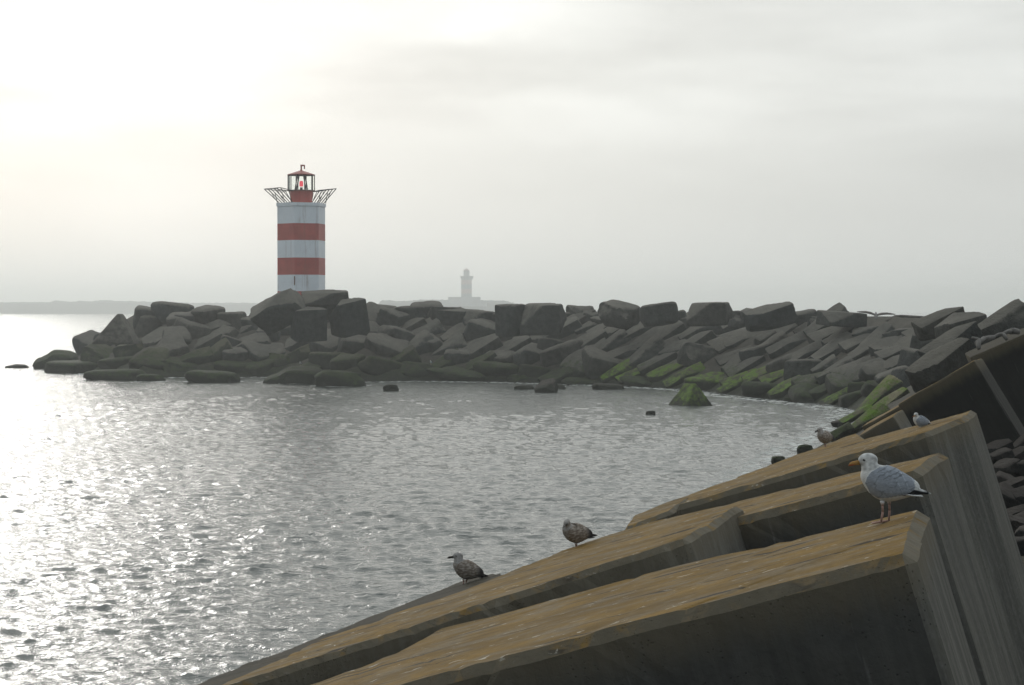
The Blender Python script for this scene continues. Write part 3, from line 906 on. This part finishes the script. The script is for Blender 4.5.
def far_lighthouse():
    Y = 2500.0; px = Y / F
    b = at(466.5, 305, Y)
    root = empty('far_lighthouse', (b.x, b.y, 0))
    root.name = 'lighthouse'
    tag(root, 'faint pale lighthouse in the haze on a low walled island far behind the breakwater', 'lighthouse')
    def z(py): return at(512, py, Y).z
    def part(name, prof, mat, n=10, dx=0):
        bm = bmesh.new(); add_prism(bm, n, [(r * px, z(py)) for r, py in prof], .3)
        if dx:
            for v in bm.verts: v.co.x += dx * px
        return from_bm(name, bm, mat, root)
    ys_ = [298, 293.5, 289, 284.5, 280]
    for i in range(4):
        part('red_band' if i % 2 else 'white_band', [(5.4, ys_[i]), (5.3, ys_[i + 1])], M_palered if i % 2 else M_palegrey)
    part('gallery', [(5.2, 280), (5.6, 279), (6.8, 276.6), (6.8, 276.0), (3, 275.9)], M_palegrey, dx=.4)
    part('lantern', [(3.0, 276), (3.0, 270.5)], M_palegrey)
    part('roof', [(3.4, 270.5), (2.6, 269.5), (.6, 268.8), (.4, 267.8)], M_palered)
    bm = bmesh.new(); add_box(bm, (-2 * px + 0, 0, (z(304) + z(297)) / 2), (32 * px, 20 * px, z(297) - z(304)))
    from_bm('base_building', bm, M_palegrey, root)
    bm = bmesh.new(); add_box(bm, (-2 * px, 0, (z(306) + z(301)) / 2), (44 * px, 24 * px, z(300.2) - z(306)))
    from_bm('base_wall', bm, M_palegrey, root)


far_lighthouse()


def ridge(name, Y, prof, depth, seed):
    """a low band of far land, its crest given as (pixel x, pixel y)"""
    rnd = random.Random(seed)
    bm = bmesh.new()
    xs_ = np.arange(prof[0][0], prof[-1][0] + .1, 1.2)
    py = np.interp(xs_, [p[0] for p in prof], [p[1] for p in prof])
    ro = []
    for x, y in zip(xs_, py):
        y -= .45 * abs(mnoise.noise(Vector((x * .16, seed, 0)))) + 1.3 * max(0, mnoise.noise(Vector((x * .42, seed + 4, 0)))) + .3 * rnd.random()
        t_ = at(x, y, Y)
        u = t_.x
        ro.append([bm.verts.new((u, Y - 2, -3)), bm.verts.new((u, Y, t_.z * .82)), bm.verts.new((u, Y + 8, t_.z)),
                   bm.verts.new((u, Y + depth, t_.z * .9)), bm.verts.new((u, Y + depth + 20, -3))])
    for a, b in zip(ro, ro[1:]):
        for i in range(4):
            bm.faces.new((a[i], b[i], b[i + 1], a[i + 1]))
    bm.faces.new(ro[0]); bm.faces.new(ro[-1][::-1])
    o = from_bm(name, bm, M_shore)
    tag(o, kind='structure')


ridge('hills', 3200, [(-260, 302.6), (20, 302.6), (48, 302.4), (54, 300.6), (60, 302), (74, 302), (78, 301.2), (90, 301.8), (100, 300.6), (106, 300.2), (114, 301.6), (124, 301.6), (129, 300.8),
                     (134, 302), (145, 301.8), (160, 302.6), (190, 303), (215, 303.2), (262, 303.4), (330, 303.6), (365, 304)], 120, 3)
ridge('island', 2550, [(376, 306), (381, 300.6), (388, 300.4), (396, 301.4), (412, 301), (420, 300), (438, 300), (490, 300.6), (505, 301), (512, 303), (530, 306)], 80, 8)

# ------------------------------------------------------------------ gulls
def loft(bm, secs):
    """secs: list of (centre Vector, up Vector, side half width, half height) around the path"""
    n = 14; rings = []
    for (c, up, hw, hh) in secs:
        rings.append([bm.verts.new(c + Vector((0, 1, 0)) * hw * cos(2 * pi * k / n) + up * hh * sin(2 * pi * k / n)) for k in range(n)])
    for a, b in zip(rings, rings[1:]):
        for k in range(n): bm.faces.new((a[k], a[(k + 1) % n], b[(k + 1) % n], b[k]))
    bm.faces.new(rings[0][::-1]); bm.faces.new(rings[-1])


def P(x, y):                     # millimetres in the side view -> local metres, bill towards -X, feet at z = 0
    return Vector(((x - 310) / 1000, 0, (578 - y) / 1000))


WING = [(176, 300), (186, 262), (215, 225), (262, 200), (330, 188), (395, 206), (465, 254), (532, 286), (548, 335), (530, 372), (470, 384), (400, 386), (330, 402), (265, 404), (215, 375)]


def inpoly(x, y, poly):
    c = False
    for i in range(len(poly)):
        x0, y0 = poly[i]; x1, y1 = poly[i - 1]
        if (y0 > y) != (y1 > y) and x < (x1 - x0) * (y - y0) / (y1 - y0) + x0: c = not c
    return c


def gull_mesh(name, young=False, head_turn=0.0, hunch=0.0):
    up = Vector((0, 0, 1))
    bm = bmesh.new()
    body = [(150, 238, 275, 18), (160, 212, 300, 40), (178, 192, 332, 58), (205, 180, 372, 72), (245, 176, 408, 82), (290, 180, 430, 85), (340, 188, 438, 83),
            (390, 206, 430, 76), (440, 236, 415, 62), (490, 268, 400, 45), (530, 300, 392, 30), (560, 345, 390, 20)]
    loft(bm, [(P(x, (a + b) / 2), up, w / 1000, (b - a) / 2000) for x, a, b, w in body])
    hd = hunch
    neck = [(228, 250, 74, 80), (218, 215 + hd * .4, 64, 68), (208, 185 + hd * .8, 54, 58), (202, 160 + hd, 47, 50)]
    loft(bm, [(P(x, y), Vector((1, 0, .35)).normalized(), w / 1000, h / 1000) for x, y, w, h in neck])
    e = bmesh.ops.create_uvsphere(bm, u_segments=20, v_segments=14, radius=1, matrix=Matrix.Translation(P(200, 148 + hd)) @ Matrix.Diagonal((.068, .043, .048, 1)))
    me = bpy.data.meshes.new('tmp'); bmesh.ops.recalc_face_normals(bm, faces=bm.faces[:]); bm.to_mesh(me); bm.free()
    o = bpy.data.objects.new('tmp', me); COL.objects.link(o)
    m1 = o.modifiers.new('r', 'REMESH'); m1.mode = 'VOXEL'; m1.voxel_size = .006
    m2 = o.modifiers.new('s', 'SMOOTH'); m2.iterations = 6; m2.factor = .5
    dg = bpy.context.evaluated_depsgraph_get(); dg.update()
    me2 = bpy.data.meshes.new_from_object(o.evaluated_get(dg))
    bpy.data.objects.remove(o); bpy.data.meshes.remove(me)
    bm = bmesh.new(); bm.from_mesh(me2); bpy.data.meshes.remove(me2)
    bm.normal_update()
    cl = bm.verts.layers.float_color.new('plumage')
    WHITE = (.62, .62, .60); GREY = (.28, .305, .34); BLACK = (.012, .012, .013)
    BILL = (.36, .20, .06) if not young else (.02, .018, .016)
    LEG = (.34, .21, .17)
    BR = (.16, .125, .095); BR2 = (.36, .32, .28); DK = (.03, .027, .025)
    for v in bm.verts:
        x = v.co.x * 1000 + 310; y = 578 - v.co.z * 1000
        wing = inpoly(x, y, WING) and (abs(v.co.y) > .02 or y < 330)
        if wing: v.co += v.normal * .006
        nz = mnoise.noise(v.co * 38); nz2 = mnoise.noise(Vector((v.co.x * 30, v.co.y * 30, v.co.z * 75)))
        if not young:
            c = Vector(GREY) * (1 + .12 * nz) if wing else Vector(WHITE) * (1 - .06 * abs(nz))
            if wing and 255 < x < 430 and 200 < y < 275 and sin((y + .42 * x) * .21 + 2 * nz) > .55: c = c * .62
            if wing and 380 < x < 520 and sin((x - .5 * y) * .11) > .9: c = c * 1.35
            if wing and x > 512 + 10 * nz: c = Vector(WHITE)
            if not wing and y < 215: c = c * (.80 + .40 * nz)       # winter streaks on the head
            if wing and abs(mnoise.noise(Vector((v.co.x * 14, v.co.y * 4, v.co.z * 34)))) < .05: c = c * .7
        else:
            if wing:
                c = Vector(BR).lerp(Vector(BR2), min(1, max(0, .35 + 1.6 * nz2)))
                if x > 430: c = c.lerp(Vector(DK), min(1, (x - 430) / 70))
            elif y < 235 + hd: c = Vector((.33, .31, .29)) * (1 + .35 * nz)
            else: c = Vector((.27, .24, .21)) * (1 + .5 * nz)
        if (x - 168) ** 2 + (y - 147 - hd) ** 2 < 8 ** 2: c = Vector(BLACK)
        v[cl] = (*c, 1)
    def paint(verts, col):
        for v in verts: v[cl] = (*(col(v) if callable(col) else col), 1)
    def newv(f):
        before = set(bm.verts); f(); bm.verts.ensure_lookup_table()
        return [v for v in bm.verts if v not in before]
    # bill
    vs = newv(lambda: loft(bm, [(P(142, 165 + hd), up, .016, .018), (P(114, 170 + hd), up, .011, .0145), (P(92, 174 + hd), up, .009, .0145), (P(77, 179 + hd), up, .007, .0115), (P(68, 188 + hd), up, .003, .005)]))
    paint(vs, lambda v: (.36, .09, .03) if (not young and 578 - v.co.z * 1000 > 180 + hd and v.co.x * 1000 + 310 < 110) else BILL)
    # tail
    def tail():
        loft(bm, [(P(430, 378), up, .050, .022), (P(500, 388), up, .050, .010), (P(566, 393), up, .058, .004)])
    paint(newv(tail), WHITE if not young else (lambda v: DK if v.co.x * 1000 + 310 > 480 else (.3, .28, .25)))
    # primaries, crossed over the tail
    for s in (-1, 1):
        def prim():
            loft(bm, [(P(430, 360) + Vector((0, s * .045, 0)), up, .012, .030), (P(510, 362) + Vector((0, s * .034, 0)), up, .010, .024),
                      (P(570, 366) + Vector((0, s * .016, 0)), up, .008, .016), (P(606, 372) + Vector((0, s * .006, 0)), up, .006, .010), (P(628, 378), up, .002, .003)])
        def pc(v):
            x = v.co.x * 1000 + 310
            if young: return DK
            return WHITE if (x > 620 or (560 < x < 575 and v.co.z > .212)) else BLACK
        paint(newv(prim), pc)
    # legs and webbed feet
    for s, ax, fx in ((-1, 292, 284), (1, 350, 348)):
        yy = s * .042
        def leg():
            a = P(ax, 425) + Vector((0, yy, 0)); k = P(ax + 4, 500) + Vector((0, yy, 0)); f = P(fx, 570) + Vector((0, yy, 0))
            add_bar(bm, a, P(ax + 2, 458) + Vector((0, yy, 0)), .017, 8, .009)
            add_bar(bm, P(ax + 2, 455) + Vector((0, yy, 0)), k, .0075, 8); add_bar(bm, k, f, .0085, 8, .007)
            hp = f
            toes = [P(fx - 62, 577) + Vector((0, yy + d, 0)) for d in (-.034, 0, .034)]
            for t_ in toes: add_bar(bm, hp, t_, .007, 6, .004)
            top = [bm.verts.new(hp + Vector((0, 0, .004)))] + [bm.verts.new(t_ + Vector((0, 0, .003))) for t_ in toes]
            bt = [bm.verts.new(v.co - Vector((0, 0, .006))) for v in top]
            for i, j in ((1, 2), (2, 3)):
                bm.faces.new((top[0], top[i], top[j])); bm.faces.new((bt[0], bt[j], bt[i])); bm.faces.new((top[i], bt[i], bt[j], top[j]))
        vs = newv(leg)
        paint(vs, LEG)
        for v in vs:
            if v.co.z > .125: v[cl] = (*(WHITE if not young else (.27, .24, .21)), 1)
    if head_turn:
        piv = P(215, 200)
        for v in bm.verts:
            f = min(1, max(0, (v.co.z - (578 - 225 - hd) / 1000) / .06))
            if f > 0 and v.co.x < -.0:
                d = v.co - piv; d.rotate(Matrix.Rotation(R(head_turn) * f, 3, 'Z')); v.co = piv + d
    bmesh.ops.recalc_face_normals(bm, faces=bm.faces[:])
    me = bpy.data.meshes.new(name); bm.to_mesh(me); bm.free()
    me.materials.append(M_feather)
    me.polygons.foreach_set('use_smooth', [True] * len(me.polygons))
    return me


t = NT('plumage')
an = t.new('ShaderNodeAttribute'); an.attribute_name = 'plumage'
tc = t.new('ShaderNodeTexCoord').outputs['Object']
ft = t.noise(t.mapping(tc, (30, 60, 90)), 1.5, 5, .6)
t.lk(t.mix(1.0, an.outputs['Color'], t.ramp(ft, (.3, .82), (.7, 1.08)), 'MULTIPLY'), t.b.inputs['Base Color'])
t.b.inputs['Roughness'].default_value = .75
t.b.inputs['Specular IOR Level'].default_value = .2
t.bump(ft, .35, .01)
M_feather = t.m

ADULT = gull_mesh('gull')
YOUNG = gull_mesh('gull_young', True)
YOUNG2 = gull_mesh('gull_young', True, head_turn=55, hunch=18)
ADULT2 = gull_mesh('gull', False, head_turn=35, hunch=20)
GULLS = 'gulls on the blocks'


def gull(me, p, yaw, sc, label, group=GULLS, sink=0, tilt=0):
    o = bpy.data.objects.new('gull', me); COL.objects.link(o)
    o.location = p - Vector((0, 0, sink)); o.rotation_euler = (0, tilt, yaw); o.scale = (sc, sc, sc)
    tag(o, label, 'gull', group)
    return o


pg = on_plane(884, 523, pA, NV)
gull(ADULT, pg, R(-3), pg.y / F * 146, 'large grey and white gull with yellow bill standing on the nearest concrete block', sink=-.004)
pg = on_plane(576, 547, pC, NV)
gull(YOUNG2, pg, R(28), pg.y / F * 82, 'dark brown young gull with head turned away at the water edge of ochre slab', sink=.10, tilt=R(-4))
pg = on_plane(463, 584, pF, NV)
gull(YOUNG, pg, R(14), pg.y / F * 80, 'speckled brown young gull lowest on the slab edge, in front of open water', sink=.09, tilt=R(6))
pg = on_plane(825, 447, pE, NV)
gull(YOUNG, pg, R(35), pg.y / F * 52, 'brown young gull resting at far edge of block near the bay corner', sink=.07, tilt=R(-4))
pg = on_plane(920, 427, pD, NV)
gull(ADULT2, pg, R(22), pg.y / F * 47, 'small pale gull resting on the upper edge of the highest block', sink=.10)
for (px, py, lb) in ((302, 366, 'tiny white gull standing on green rock below the lighthouse'), (431.5, 365, 'tiny white gull standing on rock right of the lighthouse')):
    p = hit(px, py) or at(px, py, 205)
    gull(ADULT, p + Vector((0, -1.6, .1)), R(70), 1.05, lb, 'gulls on the breakwater')


def flying():
    bm = bmesh.new(); up = Vector((0, 0, 1))
    cl = bm.verts.layers.float_color.new('plumage')
    # body along Y (flies towards the camera), wings along X
    prof = [(-.30, .01), (-.24, .03), (-.18, .045), (-.05, .062), (.08, .055), (.18, .035), (.28, .018), (.30, .004)]
    n = 12; rings = []
    for y, r in prof:
        rings.append([bm.verts.new((r * cos(2 * pi * k / n), y, r * .85 * sin(2 * pi * k / n))) for k in range(n)])
    for a, b in zip(rings, rings[1:]):
        for k in range(n): bm.faces.new((a[k], a[(k + 1) % n], b[(k + 1) % n], b[k]))
    bm.faces.new(rings[0]); bm.faces.new(rings[-1])
    for s in (-1, 1):
        st = [(.03, -.09, .10, .02, .02), (.18, -.12, .09, .085, .014), (.36, -.12, .07, .115, .010), (.52, -.06, .08, .095, .006), (.66, .04, .09, .065, .003)]
        rr = []
        for x, y0, y1, z, tck in st:
            rr.append([bm.verts.new((s * x, y0, z)), bm.verts.new((s * x, (y0 * .6 + y1 * .4), z + tck)), bm.verts.new((s * x, y1, z)), bm.verts.new((s * x, (y0 + y1) / 2, z - tck * .6))])
        for a, b in zip(rr, rr[1:]):
            for k in range(4): bm.faces.new((a[k], a[(k + 1) % 4], b[(k + 1) % 4], b[k]))
        bm.faces.new(rr[0]); bm.faces.new(rr[-1])
    for v in bm.verts:
        c = (.10, .09, .08) if abs(v.co.x) > .1 else (.2, .19, .18)
        v[cl] = (*c, 1)
    o = from_bm('gull', bm, M_feather, smooth=True)
    o.location = at(876, 315.5, 66); o.rotation_euler = (R(24), R(4), R(-8))
    tag(o, 'gull flying with spread wings low over the crest of the breakwater', 'gull')


flying()

# ------------------------------------------------------------------ haze
bm = bmesh.new()
add_box(bm, (0, 3000, 28.5), (11000, 9000, 65))
t = NT('haze'); t.n.remove(t.b)
vol = t.new('ShaderNodeVolumePrincipled')
vol.inputs['Color'].default_value = (.93, .95, .93, 1)
vol.inputs['Density'].default_value = .00042
vol.inputs['Anisotropy'].default_value = .55
t.lk(vol.outputs[0], t.out.inputs['Volume'])
hz = from_bm('haze', bm, t.m); tag(hz, kind='stuff')

# ------------------------------------------------------------------ sky and sun
SUN_AZ, SUN_EL = R(-19.5), R(13.0)        # azimuth from +Y towards +X
sun_dir = Vector((sin(SUN_AZ) * cos(SUN_EL), cos(SUN_AZ) * cos(SUN_EL), sin(SUN_EL)))
sl = bpy.data.lights.new('sun', 'SUN'); sl.energy = .5; sl.angle = R(13); sl.color = (1, .97, .92)
so = bpy.data.objects.new('sun', sl); COL.objects.link(so)
so.rotation_euler = sun_dir.to_track_quat('Z', 'Y').to_euler()
so.location = (0, 0, 100)

W = bpy.data.worlds.new('World'); S.world = W; W.use_nodes = True
wt = W.node_tree; wn = wt.nodes
bg = wn['Background']; bg.inputs['Strength'].default_value = .10
class WT(NT):
    def __init__(self): self.t = wt; self.n = wn
w = WT()
sky = w.new('ShaderNodeTexSky', sky_type='NISHITA')
sky.sun_disc = False; sky.sun_elevation = SUN_EL; sky.sun_rotation = SUN_AZ; sky.dust_density = 4.0; sky.altitude = 10
gen = w.new('ShaderNodeTexCoord').outputs['Generated']
dot = w.new('ShaderNodeVectorMath', operation='DOT_PRODUCT')
gd = Vector((sin(R(-11.5)) * cos(R(8.0)), cos(R(-11.5)) * cos(R(8.0)), sin(R(8.0))))   # where the cloud is thinnest, near the sun
w.lk(gen, dot.inputs[0]); dot.inputs[1].default_value = gd
d = w.math('MAXIMUM', dot.outputs['Value'], 0.0)
g1 = w.math('POWER', d, 90.0); g2 = w.math('POWER', d, 12.0)
sepg = w.new('ShaderNodeSeparateXYZ'); w.lk(gen, sepg.inputs[0])
half = w.maprange(dot.outputs['Value'], -1.0, 1.0, 0.0, 1.0, False)
base = w.math('ADD', .42, w.math('MULTIPLY', w.math('POWER', half, 5.0), .32))
base = w.math('ADD', base, w.math('MULTIPLY', half, w.maprange(sepg.outputs[2], .12, .5, 0.0, .55)))
n1 = w.noise(w.mapping(gen, (3.2, 3.2, 15)), 1.4, 5, .5, .3)
n2 = w.noise(w.mapping(gen, (5, 5, 26), (.0, .12, .3)), 1.9, 4, .5, .2)
cl = w.math('ADD', w.math('MULTIPLY', w.math('SUBTRACT', n1, .5), .75), w.math('MULTIPLY', w.math('SUBTRACT', n2, .5), .25))
cl = w.math('MULTIPLY', cl, w.maprange(sepg.outputs[2], .03, .12))
rad = w.math('ADD', base, w.math('ADD', w.math('MULTIPLY', g1, .13), w.math('MULTIPLY', g2, .06)))
rad = w.math('MULTIPLY', rad, w.math('ADD', 1.0, cl))
rad10 = w.math('MULTIPLY', rad, 10.0)
warm = w.mix(w.math('ADD', w.math('MULTIPLY', g1, .9), .05, True), (.985, 1.0, .965), (1.0, 1.0, .985))
mul = w.new('ShaderNodeVectorMath', operation='SCALE'); w.lk(warm, mul.inputs[0]); w.lk(rad10, mul.inputs['Scale'])
uu = w.new('ShaderNodeSeparateXYZ'); w.lk(gen, uu.inputs[0])
yy = w.math('MAXIMUM', uu.outputs[1], .05)
wob = w.math('MULTIPLY', w.math('SUBTRACT', w.noise(w.mapping(gen, (9, 9, 30)), 1.2, 4, .55), .5), .07)
us = w.math('ADD', w.math('DIVIDE', uu.outputs[0], yy), wob); vs_ = w.math('ADD', w.math('DIVIDE', uu.outputs[2], yy), w.math('MULTIPLY', wob, .5))
tot = 1.0
for (bx, by, wx, wy, amp) in ((110, 62, 190, 55, .27), (470, 62, 200, 30, -.14), (520, 6, 90, 26, .14), (620, 128, 140, 18, .07), (880, 190, 260, 60, -.05),
                              (160, 235, 90, 110, .06), (980, 30, 160, 60, .05), (330, 160, 120, 40, -.03), (760, 70, 120, 22, -.03)):
    e = w.math('ADD', w.math('POWER', w.math('ABSOLUTE', w.math('DIVIDE', w.math('SUBTRACT', us, (bx - 512) / F), wx / F)), 2.0),
               w.math('POWER', w.math('ABSOLUTE', w.math('DIVIDE', w.math('SUBTRACT', vs_, (HOR - by) / F), wy / F)), 2.0))
    tot = w.math('ADD', tot, w.math('MULTIPLY', w.math('EXPONENT', w.math('MULTIPLY', e, -1.0)), amp))
sc2 = w.new('ShaderNodeVectorMath', operation='SCALE'); w.lk(mul.outputs[0], sc2.inputs[0]); w.lk(tot, sc2.inputs['Scale'])
blue = w.mix(w.math('POWER', half, 1.5), (.86, .97, 1.10), (1.0, 1.0, 1.0))
mul = w.new('ShaderNodeVectorMath', operation='MULTIPLY'); w.lk(sc2.outputs[0], mul.inputs[0]); w.lk(blue, mul.inputs[1])
fin = w.mix(.03, mul.outputs[0], sky.outputs[0])
w.lk(fin, bg.inputs['Color'])

S.view_settings.view_transform = 'Standard'; S.view_settings.look = 'None'
S.view_settings.exposure = 0.1; S.view_settings.gamma = 1.0
S.view_settings.use_curve_mapping = False
S.render.engine = 'CYCLES'
S.cycles.use_denoising = True
S.cycles.max_bounces = 6; S.cycles.volume_bounces = 1
S.cycles.sample_clamp_indirect = 4.0
S.cycles.use_adaptive_sampling = True
